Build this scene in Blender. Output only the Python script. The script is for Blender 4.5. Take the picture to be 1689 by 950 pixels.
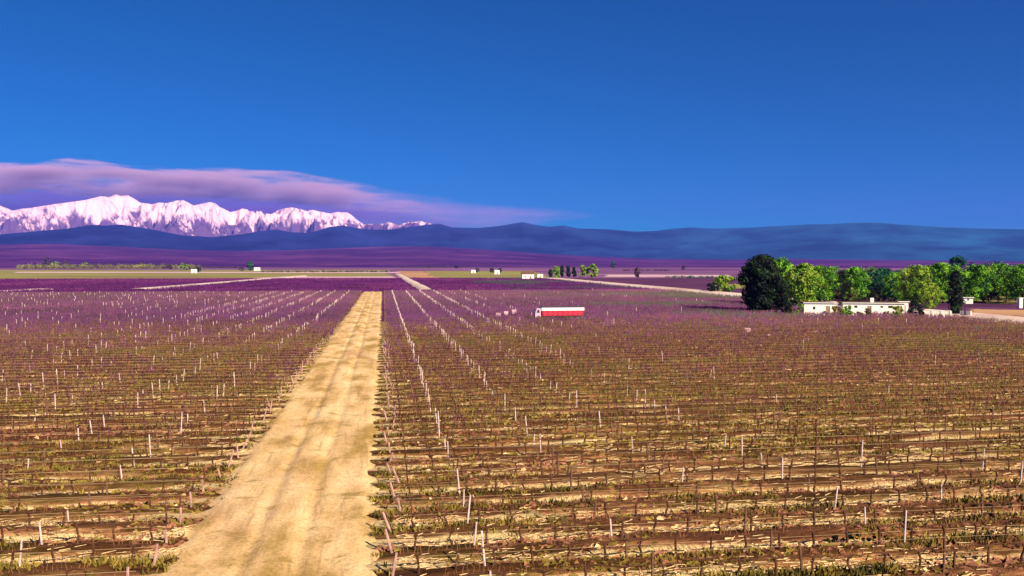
import bpy, math, random
import numpy as np
from mathutils import Vector

for o in list(bpy.data.objects):
    bpy.data.objects.remove(o)
SC = bpy.context.scene
COL = SC.collection
R = math.radians
random.seed(11)
rng = np.random.default_rng(11)

# ------------------------------------------------------------------ camera
CAM_H = 10.0
FPX = 1400.0                      # focal length in pixels of the 1689 px wide photograph
YAW = R(8.65)                     # right of +Y (the farm road runs along +Y)
PITCH = math.atan(39 / FPX)
cd = bpy.data.cameras.new('camera')
cam = bpy.data.objects.new('camera', cd)
COL.objects.link(cam)
cam.location = (0, 0, CAM_H)
cam.rotation_euler = (math.pi / 2 - PITCH, 0, -YAW)
cd.sensor_width = 36
cd.lens = FPX / 1689 * 36
cd.clip_start = 0.5
cd.clip_end = 120000
SC.camera = cam
SC.render.resolution_x, SC.render.resolution_y = 1024, 576

# ------------------------------------------------------------------ sky, sun, exposure
SUN_EL = R(30)
SUN_DIR = Vector((0.50, -0.86, 0)).normalized()      # horizontal direction towards the sun
w = bpy.data.worlds.new('World')
SC.world = w
w.use_nodes = True
wt = w.node_tree
wt.nodes.clear()
wo = wt.nodes.new('ShaderNodeOutputWorld')
wb = wt.nodes.new('ShaderNodeBackground')
sky = wt.nodes.new('ShaderNodeTexSky')
sky.sky_type = 'NISHITA'
sky.sun_disc = False
sky.sun_elevation = SUN_EL
sky.sun_rotation = math.atan2(SUN_DIR.x, SUN_DIR.y)
sky.altitude = 2600
sky.dust_density = 0.6
sky.ozone_density = 6.0
hs = wt.nodes.new('ShaderNodeHueSaturation')
hs.inputs['Saturation'].default_value = 2.0
hs.inputs['Hue'].default_value = 0.507
hs.inputs['Value'].default_value = 0.86
wt.links.new(sky.outputs[0], hs.inputs['Color'])
wt.links.new(hs.outputs[0], wb.inputs['Color'])
wb.inputs['Strength'].default_value = 0.05
wt.links.new(wb.outputs[0], wo.inputs[0])

sd = bpy.data.lights.new('sun', 'SUN')
sd.energy = 5.0
sd.angle = R(0.5)
sd.color = (1.0, 0.86, 0.70)
sun = bpy.data.objects.new('sun', sd)
COL.objects.link(sun)
v = Vector((SUN_DIR.x * math.cos(SUN_EL), SUN_DIR.y * math.cos(SUN_EL), math.sin(SUN_EL)))
sun.rotation_euler = v.to_track_quat('Z', 'Y').to_euler()
sun.location = v * 200

SC.view_settings.view_transform = 'Standard'
SC.view_settings.look = 'None'
SC.view_settings.gamma = 1.0
SC.view_settings.exposure = 0.88
SC.render.engine = 'CYCLES'
SC.cycles.max_bounces = 5
SC.cycles.volume_bounces = 1
SC.cycles.transparent_max_bounces = 8

# ------------------------------------------------------------------ placing by view ray
F2 = Vector((math.sin(YAW), math.cos(YAW)))
R2 = Vector((math.cos(YAW), -math.sin(YAW)))


def ray(px, py):
    """world direction through a pixel of the 1689x950 photograph"""
    x = (px - 844.5) / FPX
    y = -(py - 475) / FPX
    f = Vector((F2.x * math.cos(PITCH), F2.y * math.cos(PITCH), -math.sin(PITCH)))
    u = Vector((F2.x * math.sin(PITCH), F2.y * math.sin(PITCH), math.cos(PITCH)))
    r = Vector((R2.x, R2.y, 0))
    return f + r * x + u * y


def ground(px, py, z=0.0):
    d = ray(px, py)
    t = (z - CAM_H) / d.z
    return Vector((d.x * t, d.y * t, z))


def at(px, dist):
    """ground point on the vertical plane of column px, dist metres ahead"""
    d = ray(px, 475)
    k = dist / (d.x * F2.x + d.y * F2.y)
    return Vector((d.x * k, d.y * k, 0))


# ------------------------------------------------------------------ object helpers
def tag(o, label=None, cat=None, group=None, kind=None):
    if label: o['label'] = label
    if cat: o['category'] = cat
    if group: o['group'] = group
    if kind: o['kind'] = kind
    return o


def empty(name, loc, rz=0.0):
    o = bpy.data.objects.new(name, None)
    COL.objects.link(o)
    o.location = loc
    o.rotation_euler = (0, 0, rz)
    o.empty_display_size = 0.3
    return o


def link(name, me, parent=None, loc=None):
    o = bpy.data.objects.new(name, me)
    COL.objects.link(o)
    if parent: o.parent = parent
    if loc is not None: o.location = loc
    return o


def np_mesh(name, V, Fc, mat=None, smooth=False, midx=None):
    """mesh from a vertex array and one face array (all quads or all triangles) """
    V = np.asarray(V, dtype=np.float32).reshape(-1, 3)
    Fc = np.asarray(Fc, dtype=np.int32)
    me = bpy.data.meshes.new(name)
    n, k = Fc.shape
    me.vertices.add(len(V))
    me.vertices.foreach_set('co', V.ravel())
    me.loops.add(n * k)
    me.loops.foreach_set('vertex_index', Fc.ravel())
    me.polygons.add(n)
    me.polygons.foreach_set('loop_start', np.arange(0, n * k, k, dtype=np.int32))
    me.polygons.foreach_set('loop_total', np.full(n, k, dtype=np.int32))
    if smooth:
        me.polygons.foreach_set('use_smooth', np.ones(n, dtype=bool))
    if mat:
        for m in (mat if isinstance(mat, (list, tuple)) else [mat]):
            me.materials.append(m)
    if midx is not None:
        me.polygons.foreach_set('material_index', np.asarray(midx, dtype=np.int32))
    me.update(calc_edges=True)
    me.validate()
    return me


class MB:
    """collects boxes, bars and tubes into one mesh"""
    def __init__(self):
        self.v, self.f = [], []

    def box(self, x0, y0, z0, x1, y1, z1):
        b = len(self.v)
        self.v += [(x0, y0, z0), (x1, y0, z0), (x1, y1, z0), (x0, y1, z0),
                   (x0, y0, z1), (x1, y0, z1), (x1, y1, z1), (x0, y1, z1)]
        self.f += [tuple(b + i for i in q) for q in
                   ((0, 3, 2, 1), (4, 5, 6, 7), (0, 1, 5, 4), (1, 2, 6, 5), (2, 3, 7, 6), (3, 0, 4, 7))]
        return self

    def tube(self, pts, rad, n=6, cap=True):
        pts = [Vector(p) for p in pts]
        b = len(self.v)
        for i, p in enumerate(pts):
            a = pts[max(0, i - 1)]
            c = pts[min(len(pts) - 1, i + 1)]
            d = (c - a).normalized()
            s = d.orthogonal().normalized()
            if abs(d.z) < 0.99:
                s = d.cross(Vector((0, 0, 1))).normalized()
            t = d.cross(s)
            r = rad[i] if isinstance(rad, (list, tuple)) else rad
            for k in range(n):
                an = 2 * math.pi * k / n
                self.v.append(tuple(p + (s * math.cos(an) + t * math.sin(an)) * r))
        for i in range(len(pts) - 1):
            for k in range(n):
                k2 = (k + 1) % n
                self.f.append((b + i * n + k, b + i * n + k2, b + (i + 1) * n + k2, b + (i + 1) * n + k))
        if cap:
            self.f.append(tuple(b + k for k in range(n))[::-1])
            self.f.append(tuple(b + (len(pts) - 1) * n + k for k in range(n)))
        return self

    def poly(self, pts, faces):
        b = len(self.v)
        self.v += [tuple(p) for p in pts]
        self.f += [tuple(b + i for i in q) for q in faces]
        return self

    def mesh(self, name, mat, smooth=False):
        me = bpy.data.meshes.new(name)
        me.from_pydata(self.v, [], self.f)
        me.materials.append(mat)
        if smooth:
            for p in me.polygons: p.use_smooth = True
        me.update()
        return me

    def build(self, name, mat, parent=None, smooth=False, loc=None):
        return link(name, self.mesh(name, mat, smooth), parent, loc)


# ------------------------------------------------------------------ noise (numpy value noise)
def vnoise(x, y, seed=0):
    xi, yi = np.floor(x).astype(np.int64), np.floor(y).astype(np.int64)
    xf, yf = x - xi, y - yi
    u, w_ = xf * xf * (3 - 2 * xf), yf * yf * (3 - 2 * yf)

    def h(a, b):
        n = (a * 374761393 + b * 668265263 + seed * 1442695041) & 0xffffffff
        n = ((n ^ (n >> 13)) * 1274126177) & 0xffffffff
        return ((n ^ (n >> 16)) & 0xffff) / 65535.0
    return ((h(xi, yi) * (1 - u) + h(xi + 1, yi) * u) * (1 - w_) +
            (h(xi, yi + 1) * (1 - u) + h(xi + 1, yi + 1) * u) * w_)


def fbm(x, y, oct=4, seed=0, ridged=False):
    a, s, t = 1.0, 0.0, 0.0
    for o in range(oct):
        n = vnoise(x * 2 ** o, y * 2 ** o, seed + o * 17)
        if ridged: n = 1 - abs(2 * n - 1)
        s = s + a * n
        t += a
        a *= 0.5
    return s / t


# ------------------------------------------------------------------ materials
class Mat:
    def __init__(self, name, rough=0.85, spec=0.2):
        self.m = bpy.data.materials.new(name)
        self.m.use_nodes = True
        self.t = self.m.node_tree
        self.b = self.t.nodes['Principled BSDF']
        self.b.inputs['Roughness'].default_value = rough
        self.b.inputs['Specular IOR Level'].default_value = spec
        self._co = None

    def n(self, typ, **kw):
        x = self.t.nodes.new(typ)
        for k, v_ in kw.items():
            if k in x.inputs: x.inputs[k].default_value = v_
            else: setattr(x, k, v_)
        return x

    def l(self, a, b):
        self.t.links.new(a, b)

    def coord(self, scale=(1, 1, 1)):
        if self._co is None:
            self._co = self.n('ShaderNodeNewGeometry').outputs['Position']
        mp = self.n('ShaderNodeMapping')
        mp.inputs['Scale'].default_value = scale
        self.l(self._co, mp.inputs['Vector'])
        return mp.outputs[0]

    def noise(self, sc, scale=(1, 1, 1), detail=4, rough=0.55):
        x = self.n('ShaderNodeTexNoise')
        x.inputs['Scale'].default_value = sc
        x.inputs['Detail'].default_value = detail
        x.inputs['Roughness'].default_value = rough
        self.l(self.coord(scale), x.inputs['Vector'])
        return x.outputs[0]

    def ramp(self, fac, stops):
        r = self.n('ShaderNodeValToRGB')
        e = r.color_ramp.elements
        e[0].position, e[0].color = stops[0][0], (*stops[0][1], 1)
        e[1].position, e[1].color = stops[-1][0], (*stops[-1][1], 1)
        for p, c in stops[1:-1]:
            x = e.new(p)
            x.color = (*c, 1)
        self.l(fac, r.inputs[0])
        return r.outputs[0]

    def mix(self, fac, a, b, mode='MIX'):
        x = self.n('ShaderNodeMix', data_type='RGBA', blend_type=mode)
        for val, sock in ((fac, x.inputs[0]), (a, x.inputs[6]), (b, x.inputs[7])):
            if isinstance(val, (int, float)): sock.default_value = val
            elif isinstance(val, tuple): sock.default_value = (*val, 1)
            else: self.l(val, sock)
        return x.outputs[2]

    def thr(self, val, lo, hi):
        x = self.n('ShaderNodeMapRange', clamp=True, interpolation_type='SMOOTHSTEP')
        x.inputs['From Min'].default_value = lo
        x.inputs['From Max'].default_value = hi
        self.l(val, x.inputs['Value'])
        return x.outputs[0]

    def color(self, c):
        if isinstance(c, tuple): self.b.inputs['Base Color'].default_value = (*c, 1)
        else: self.l(c, self.b.inputs['Base Color'])
        return self

    def bump(self, h, strength=0.5, dist=0.05):
        x = self.n('ShaderNodeBump')
        x.inputs['Strength'].default_value = strength
        x.inputs['Distance'].default_value = dist
        self.l(h, x.inputs['Height'])
        self.l(x.outputs[0], self.b.inputs['Normal'])
        return self


def plain(name, c, rough=0.8, spec=0.2, var=0.25, sc=3.0):
    m = Mat(name, rough, spec)
    n = m.noise(sc)
    lo = tuple(max(0, q * (1 - var)) for q in c)
    hi = tuple(min(1, q * (1 + var)) for q in c)
    m.color(m.ramp(n, [(0.3, lo), (0.7, hi)]))
    return m.m


def soil_material():
    m = Mat('vineyard_soil', 0.95, 0.05)
    big = m.noise(0.10, (0.6, 1, 1), 5, 0.6)
    streak = m.noise(1.0, (0.22, 1.9, 1), 5, 0.65)
    c = m.ramp(streak, [(0.34, (0.07, 0.024, 0.008)), (0.49, (0.28, 0.11, 0.035)),
                        (0.57, (0.55, 0.26, 0.085)), (0.66, (0.92, 0.58, 0.22))])
    red = m.noise(0.16, (0.5, 1.2, 1), 4)
    c = m.mix(m.thr(red, 0.46, 0.62), c, m.mix(0.75, c, (0.34, 0.10, 0.06)))
    grn = m.noise(0.21, (0.5, 1.3, 1), 6, 0.7)
    c = m.mix(m.thr(grn, 0.50, 0.60), c, m.mix(0.75, c, (0.13, 0.105, 0.012)))
    c = m.mix(m.thr(big, 0.5, 0.7), c, m.mix(0.5, c, (0.20, 0.09, 0.05)))
    # sandy and weedy strips, with row sunlight and vine shade painted into their colour
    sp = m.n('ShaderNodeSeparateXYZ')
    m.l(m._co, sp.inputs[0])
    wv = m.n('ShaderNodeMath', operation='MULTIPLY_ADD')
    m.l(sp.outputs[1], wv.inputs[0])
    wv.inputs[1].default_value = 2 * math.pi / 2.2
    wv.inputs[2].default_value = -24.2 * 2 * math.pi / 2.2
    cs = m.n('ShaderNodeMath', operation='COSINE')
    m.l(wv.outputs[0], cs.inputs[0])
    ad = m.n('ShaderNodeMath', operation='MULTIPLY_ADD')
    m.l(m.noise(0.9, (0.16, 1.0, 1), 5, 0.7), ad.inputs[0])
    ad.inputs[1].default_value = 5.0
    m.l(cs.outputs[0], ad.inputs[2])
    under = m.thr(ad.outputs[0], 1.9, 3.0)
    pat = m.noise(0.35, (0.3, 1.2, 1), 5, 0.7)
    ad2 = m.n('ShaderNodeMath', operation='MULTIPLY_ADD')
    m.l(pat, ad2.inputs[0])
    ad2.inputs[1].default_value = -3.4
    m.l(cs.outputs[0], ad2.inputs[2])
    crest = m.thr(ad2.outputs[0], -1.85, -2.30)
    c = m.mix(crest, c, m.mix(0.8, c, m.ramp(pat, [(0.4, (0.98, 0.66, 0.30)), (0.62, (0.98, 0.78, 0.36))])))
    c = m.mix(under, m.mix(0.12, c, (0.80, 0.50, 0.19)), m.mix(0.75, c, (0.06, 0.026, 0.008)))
    fine = m.noise(5.0, (0.7, 1.4, 1), 4, 0.7)
    c = m.mix(0.5, c, m.ramp(fine, [(0.3, (0.5, 0.5, 0.5)), (0.7, (1.0, 1.0, 1.0))]), 'MULTIPLY')
    m.color(c)
    m.bump(m.noise(3.0, (0.6, 1.5, 1), 6, 0.7), 0.9, 0.25)
    return m.m


def road_material(name, base, warm, dark, sc=0.35):
    m = Mat(name, 0.95, 0.05)
    n1 = m.noise(sc, (1.3, 0.5, 1), 6, 0.6)
    c = m.ramp(n1, [(0.36, dark), (0.49, warm), (0.62, base)])
    n2 = m.noise(sc * 0.6, (1, 0.35, 1), 4)
    c = m.mix(m.thr(n2, 0.5, 0.72), c, m.mix(0.45, c, (0.52, 0.27, 0.16)))
    sp = m.noise(4.0, (1, 1, 1), 5, 0.7)
    c = m.mix(m.thr(sp, 0.60, 0.72), c, m.mix(0.6, c, (0.25, 0.14, 0.03)))
    gr = m.noise(9.0, (1, .8, 1), 5, 0.75)
    c = m.mix(0.55, c, m.ramp(gr, [(0.34, (0.42, 0.36, 0.30)), (0.52, (1.0, 1.0, 1.0)), (0.66, (1.25, 1.2, 1.1))]), 'MULTIPLY')
    rut = m.noise(2.2, (1.6, 0.10, 1), 4, 0.6)
    c = m.mix(m.thr(rut, 0.55, 0.70), c, m.mix(0.5, c, (0.36, 0.21, 0.10)))
    st = m.noise(1.1, (0.5, 0.8, 1), 5, 0.7)
    c = m.mix(m.thr(st, 0.55, 0.68), c, m.mix(0.7, c, (0.30, 0.19, 0.04)))
    m.color(c)
    m.bump(m.noise(6.0, (1, 0.7, 1), 6, 0.7), 0.5, 0.06)
    return m.m


def leaf_material(name, dark, mid, light, sc=0.6):
    m = Mat(name, 0.7, 0.15)
    n = m.noise(sc, (1, 1, 0.8), 3)
    c = m.ramp(n, [(0.36, dark), (0.5, mid), (0.64, light)])
    g = m.n('ShaderNodeNewGeometry')
    c = m.mix(0.55, c, m.ramp(g.outputs['Random Per Island'], [(0.0, (0.55, 0.6, 0.5)), (1.0, (1.35, 1.25, 1.1))]), 'MULTIPLY')
    m.color(c)
    return m.m


M = {}
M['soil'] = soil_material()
M['road'] = road_material('farm_road', (0.90, 0.65, 0.31), (0.80, 0.51, 0.21), (0.46, 0.29, 0.08))
M['track'] = road_material('pale_track', (0.85, 0.70, 0.58), (0.80, 0.60, 0.50), (0.6, 0.42, 0.34), 0.08)
M['post'] = plain('weathered_post', (0.62, 0.47, 0.42), 0.8, 0.2, 0.3)
M['end_post'] = plain('pinkish_end_post', (0.42, 0.24, 0.20), 0.9, 0.1, 0.4)
M['post_brown'] = plain('brown_post', (0.16, 0.08, 0.05), 0.9, 0.1, 0.4)
M['wire'] = plain('galvanised_wire', (0.42, 0.29, 0.15), 0.6, 0.2, 0.1)
M['vine'] = plain('vine_bark', (0.085, 0.035, 0.018), 0.9, 0.1, 0.5)
M['cane'] = plain('brown_cane', (0.26, 0.12, 0.045), 0.8, 0.1, 0.5)
M['cane_purple'] = plain('purple_cane', (0.089, 0.014, 0.098), 0.85, 0.1, 0.5, 0.05)
M['cane_green'] = plain('blue_green_cane', (0.05, 0.075, 0.06), 0.85, 0.1, 0.5, 0.05)
M['cane_mauve'] = plain('mauve_cane', (0.162, 0.034, 0.128), 0.85, 0.1, 0.4, 0.03)
M['cane_brown'] = plain('red_brown_cane', (0.115, 0.035, 0.05), 0.85, 0.1, 0.5, 0.1)
M['cane_olive'] = plain('olive_cane', (0.13, 0.11, 0.025), 0.85, 0.1, 0.5, 0.1)
M['dry_brown'] = plain('dry_brown_grass', (0.26, 0.11, 0.06), 0.9, 0.05, 0.6, 0.8)
M['dry_olive'] = plain('dry_olive_grass', (0.22, 0.16, 0.03), 0.9, 0.05, 0.5, 0.8)
M['straw'] = plain('dry_prunings', (0.80, 0.55, 0.26), 0.9, 0.05, 0.3)
M['weed'] = leaf_material('weeds', (0.06, 0.05, 0.008), (0.17, 0.13, 0.02), (0.34, 0.24, 0.05))
M['white'] = plain('white_render', (0.88, 0.82, 0.68), 0.8, 0.2, 0.06)
M['roof'] = plain('brown_roof', (0.16, 0.085, 0.045), 0.8, 0.2, 0.4)
M['pane'] = plain('dark_pane', (0.03, 0.03, 0.04), 0.15, 0.5, 0.1)
M['frame'] = plain('window_frame', (0.30, 0.18, 0.10), 0.6, 0.3, 0.1)
M['trunk'] = plain('tree_bark', (0.12, 0.07, 0.04), 0.9, 0.1, 0.4)
M['redpaint'] = plain('red_paint', (0.45, 0.02, 0.045), 0.4, 0.5, 0.2)
M['whitepaint'] = plain('white_paint', (0.82, 0.80, 0.72), 0.4, 0.5, 0.05)
M['pinkpaint'] = plain('faded_pink_paint', (0.60, 0.36, 0.42), 0.5, 0.4, 0.2)
M['rubber'] = plain('tyre_rubber', (0.02, 0.02, 0.022), 0.9, 0.2, 0.1)
M['metal'] = plain('dark_metal', (0.06, 0.06, 0.07), 0.5, 0.5, 0.1)
M['leaf_black'] = leaf_material('near_black_foliage', (0.006, 0.010, 0.010), (0.010, 0.018, 0.012), (0.022, 0.05, 0.012))  # leaf colour darkened to include the dark tree's own shade
M['leaf_green'] = leaf_material('mid_green_foliage', (0.03, 0.12, 0.014), (0.11, 0.30, 0.016), (0.24, 0.48, 0.02), 0.35)
M['leaf_lime'] = leaf_material('yellow_green_foliage', (0.06, 0.15, 0.012), (0.18, 0.31, 0.02), (0.33, 0.45, 0.04), 0.4)
M['leaf_dusty'] = leaf_material('dusty_olive_foliage', (0.10, 0.07, 0.05), (0.19, 0.17, 0.06), (0.30, 0.27, 0.08), 0.05)
M['leaf_teal'] = leaf_material('blue_green_foliage', (0.006, 0.045, 0.035), (0.015, 0.09, 0.05), (0.03, 0.17, 0.06), 0.35)
M['leaf_plum'] = leaf_material('plum_foliage', (0.02, 0.012, 0.03), (0.06, 0.03, 0.07), (0.14, 0.07, 0.12), 0.3)

# ------------------------------------------------------------------ SETTING: ground
def strip_mesh(name, A, B, width, mat, z, wob=0.15, step=4.0, z_noise=0.0, nx=6):
    A, B = Vector(A[:2]), Vector(B[:2])
    L = (B - A).length
    d = (B - A) / L
    s = Vector((d.y, -d.x))
    n = max(2, int(L / step))
    V, Fc = [], []
    for i in range(n + 1):
        p = A + d * (L * i / n)
        wl = width / 2 + (random.random() - .5) * 2 * wob
        wr = width / 2 + (random.random() - .5) * 2 * wob
        for k in range(nx + 1):
            t = -wl + (wl + wr) * k / nx
            q = p + s * t
            zz = z if 0 < k < nx else -0.05
            V.append((q.x, q.y, zz))
    for i in range(n):
        for k in range(nx):
            a = i * (nx + 1) + k
            Fc.append((a, a + 1, a + nx + 2, a + nx + 1))
    return np_mesh(name, V, Fc, mat)


def quad_sheet(name, pts, z, mat, kind='structure', sub=24, jag=0.0):
    """a four-cornered sheet (near left, near right, far right, far left) with an uneven rim"""
    P = [Vector(p[:2]) for p in pts]
    V, Fc = [], []
    for j in range(sub + 1):
        for i in range(sub + 1):
            u, t = i / sub, j / sub
            q = (P[0] * (1 - u) + P[1] * u) * (1 - t) + (P[3] * (1 - u) + P[2] * u) * t
            if jag and (i in (0, sub) or j in (0, sub)):
                q = q + Vector(((random.random() - .5) * jag * 2, (random.random() - .5) * jag * 2))
            V.append((q.x, q.y, z))
    for j in range(sub):
        for i in range(sub):
            a = j * (sub + 1) + i
            Fc.append((a, a + 1, a + sub + 2, a + sub + 1))
    return tag(link(name, np_mesh(name, V, Fc, mat)), kind=kind)


gm = Mat('plain_scrub', 0.95, 0.05)
n1 = gm.noise(0.006, (0.4, 1.6, 1), 5, 0.6)
c = gm.ramp(n1, [(0.34, (0.10, 0.035, 0.11)), (0.5, (0.20, 0.075, 0.18)), (0.64, (0.36, 0.17, 0.27))])
n2 = gm.noise(0.002, (0.5, 1.5, 1), 4)
c = gm.mix(gm.thr(n2, 0.55, 0.68), c, gm.mix(0.6, c, (0.24, 0.20, 0.06)))
gm.color(c)
GS = 15500.0
V = [(x, y, -0.02) for y in np.linspace(-GS, GS, 41) for x in np.linspace(-GS, GS, 41)]
Fc = [(j * 41 + i, j * 41 + i + 1, (j + 1) * 41 + i + 1, (j + 1) * 41 + i) for j in range(40) for i in range(40)]
tag(link('ground', np_mesh('ground', V, Fc, gm.m)), kind='structure')

# vineyard soil with a low ridge under every trellis row (real furrows near the camera)
ROW0, ROWS_P = 24.2, 2.2
NEAR_END = 110.0


def soil_height(x, y):
    ph = (y - ROW0) / ROWS_P * 2 * np.pi
    far = np.clip((NEAR_END + 40 - y) / 60, 0, 1)
    near_road = np.clip(np.minimum(np.abs(x + 7.4), np.abs(x - 0.2)) / 2.0, 0.0, 1) * ((x > 0.2) | (x < -7.4))
    h = 0.17 * np.cos(ph) * (0.6 + 0.8 * fbm(x * 0.12, y * 0.4, 2, 14)) + 0.20 * (fbm(x * 0.35, y * 1.3, 4, 5) - 0.5) + 0.26 * (fbm(x * 1.1, y * 3.0, 3, 9) - 0.5)
    return h * far * near_road + 0.02 + 0.26 * far


def soil_patch(name, x0, x1, y0, y1, dx, dy):
    xs = np.arange(x0, x1 + dx * .5, dx)
    ys = np.arange(y0, y1 + dy * .5, dy)
    X, Y = np.meshgrid(xs, ys)
    X = X + (rng.random(X.shape) - .5) * dx * 0.3 * ((X > x0 + dx) & (X < x1 - dx))
    Z = soil_height(X, Y)
    V = np.stack([X, Y, Z], -1).reshape(-1, 3)
    a = (np.arange(len(ys) - 1)[:, None] * len(xs) + np.arange(len(xs) - 1)[None, :]).ravel()
    Fc = np.stack([a, a + 1, a + len(xs) + 1, a + len(xs)], 1)
    return V, Fc


parts = [soil_patch('s', -70, -6.85, 12, 150, 0.55, 0.275), soil_patch('s', -0.8, 130, 12, 150, 0.6, 0.275)]
V = np.concatenate([p[0] for p in parts])
Fc = np.concatenate([parts[0][1], parts[1][1] + len(parts[0][0])])
# soil turns to the mauve earth of the far block with distance: two kinds of ground
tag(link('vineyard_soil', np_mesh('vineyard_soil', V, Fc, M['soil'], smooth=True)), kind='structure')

# the farm road
xs = np.linspace(-7.0, -0.42, 40)
ys = np.arange(8, 312.5, 0.5)
X, Y = np.meshgrid(xs, ys)
edge = np.zeros_like(X)
edge[:, 0] = (rng.random(len(ys)) - .5) * 0.75
edge[:, -1] = (rng.random(len(ys)) - .5) * 0.7
edge[:, 1] = edge[:, 0] * .6
edge[:, -2] = edge[:, -1] * .6
u = (X + 3.71) / 3.29
Z = 0.13 + 0.05 * np.cos(u * np.pi * 1.6) * (1 - abs(u)) - 0.10 * np.clip(abs(u) - 0.85, 0, 1) / 0.15 * 1.2 + 0.12 * (fbm(X * 1.2, Y * .6, 4, 3) - .5)
for rx in (-4.45, -2.75): Z = Z - 0.10 * np.exp(-((X - rx - .25 * (fbm(Y * .05, Y * 0, 2, 8) - .5)) / .22) ** 2)
Z = Z + 0.26 * np.clip((NEAR_END + 40 - Y) / 60, 0, 1)
V = np.stack([X + edge, Y, Z], -1).reshape(-1, 3)
a = (np.arange(len(ys) - 1)[:, None] * 40 + np.arange(39)[None, :]).ravel()
tag(link('farm_road', np_mesh('farm_road', V, np.stack([a, a + 1, a + 41, a + 40], 1), M['road'], smooth=True)), kind='structure')

# other tracks
def track(p1, p2, width, z=0.55, name='dirt_track'):
    A, B = ground(*p1), ground(*p2)
    o = link(name, strip_mesh(name, A, B, width, M['track'], z, wob=0.5, step=9))
    return tag(o, kind='structure')


def lay(name, x0, y0, x1, y1, width, z=0.1):
    o = link(name, strip_mesh(name, Vector((x0, y0)), Vector((x1, y1)), width, M['track'], z, wob=0.5, step=9))
    return tag(o, kind='structure')


lay('dirt_track', 16.5, 322, 15.0, 880, 5.6, 0.5)                  # continues the farm road beyond the vineyard
track((1760, 538), (900, 458.6), 13.0)
track((225, 478.5), (500, 455.5), 8.0)
track((-90, 487), (75, 477.5), 7.0)

# fields beyond the vineyard
fm = Mat('green_field', 0.95, 0.05)
n1 = fm.noise(0.012, (0.3, 1.3, 1), 5, 0.65)
fm.color(fm.ramp(n1, [(0.34, (0.22, 0.11, 0.09)), (0.45, (0.28, 0.22, 0.07)), (0.58, (0.32, 0.31, 0.06)), (0.7, (0.40, 0.26, 0.17))]))
om = Mat('orange_fallow', 0.95, 0.05)
n1 = om.noise(0.02, (0.4, 1.3, 1), 4)
om.color(om.ramp(n1, [(0.35, (0.40, 0.18, 0.12)), (0.65, (0.62, 0.36, 0.16))]))
pm = Mat('pale_fallow', 0.95, 0.05)
n1 = pm.noise(0.02, (0.3, 1.3, 1), 4)
pm.color(pm.ramp(n1, [(0.35, (0.55, 0.30, 0.36)), (0.65, (0.78, 0.56, 0.50))]))
quad_sheet('field', [ground(-40, 461.5), ground(640, 461.5), ground(640, 445), ground(-40, 445)], 0.02, fm.m, jag=8)
quad_sheet('field', [ground(720, 460), ground(905, 459), ground(880, 447), ground(690, 447)], 0.03, fm.m, jag=6)
quad_sheet('fallow_field', [ground(662, 457), ground(722, 460), ground(700, 447), ground(655, 447)], 0.05, om.m, jag=4)
quad_sheet('fallow_strip', [ground(330, 463), ground(655, 460), ground(650, 456), ground(470, 456)], 0.06, pm.m, jag=4)
quad_sheet('fallow_strip', [ground(25, 450), ground(660, 450.5), ground(660, 448.5), ground(25, 448.3)], 0.07, pm.m, jag=3)
quad_sheet('fallow_strip', [ground(998, 457), ground(1205, 457), ground(1205, 453.5), ground(1000, 453)], 0.08, pm.m, jag=3)
quad_sheet('field', [ground(1190, 474), ground(1720, 505), ground(1720, 492), ground(1200, 468)], 0.02, fm.m, jag=3)
quad_sheet('fallow_field', [ground(1600, 519), ground(1730, 522), ground(1730, 512), ground(1600, 510)], 0.04, om.m, jag=1)

# ------------------------------------------------------------------ SETTING: mountains
def silhouette(pts):
    """(azimuth, tan elevation) along a skyline"""
    az, te = [], []
    for px, py in pts:
        d = ray(px, py)
        az.append(math.atan2(d.x, d.y))
        te.append(d.z / math.hypot(d.x, d.y))
    return np.array(az), np.array(te)


def range_mesh(name, pts, dist, depth_front, depth_back, mat, rough_amp, nsc, naz=700, nr=90, seed=1, sharp=1.0, crest_wob=0.0):
    az, te = silhouette(pts)
    A = np.linspace(az[0], az[-1], naz)
    T = np.interp(A, az, te)
    r = np.concatenate([np.linspace(dist - depth_front, dist, int(nr * .72), endpoint=False), np.linspace(dist, dist + depth_back, int(nr * .28) + 1)])
    AA, RR = np.meshgrid(A, r)
    TT = np.tile(T, (len(r), 1))
    crestoff = crest_wob * (fbm(AA * 40, AA * 0, 3, seed + 50) - .5)
    X, Y = np.sin(AA) * (RR + crestoff), np.cos(AA) * (RR + crestoff)
    Hc = CAM_H + (dist) * TT
    tfront = np.clip((RR - (dist - depth_front)) / depth_front, 0, 1)
    tback = np.clip((RR - dist) / depth_back, 0, 1)
    prof = np.where(RR <= dist, tfront ** 1.25, 1 - tback * 0.9)
    n = fbm(X / nsc, Y / nsc, 5, seed, ridged=True)
    n2 = fbm(X / nsc * 3.1, Y / nsc * 3.1, 4, seed + 9, ridged=True)
    bump = ((n - 0.62) * rough_amp + (n2 - 0.6) * rough_amp * 0.45)
    fade = np.clip(np.sin(np.clip(tfront, 0, 1) * np.pi) ** 0.6, 0, 1) * (RR < dist) + 0.10
    # foreground swells must stay under the sight line to the crest
    Z = Hc * prof + bump * fade * Hc * (1 - tback)
    cap = CAM_H + np.hypot(X, Y) * TT * 1.0
    Z = np.minimum(Z, np.maximum(cap, 2) - 0.0)
    Z = np.where(tfront <= 0.001, -5, Z)
    V = np.stack([X, Y, Z], -1).reshape(-1, 3)
    a = (np.arange(len(r) - 1)[:, None] * naz + np.arange(naz - 1)[None, :]).ravel()
    return tag(link(name, np_mesh(name, V, np.stack([a, a + 1, a + naz + 1, a + naz], 1), mat, smooth=True)), kind='structure')


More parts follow.
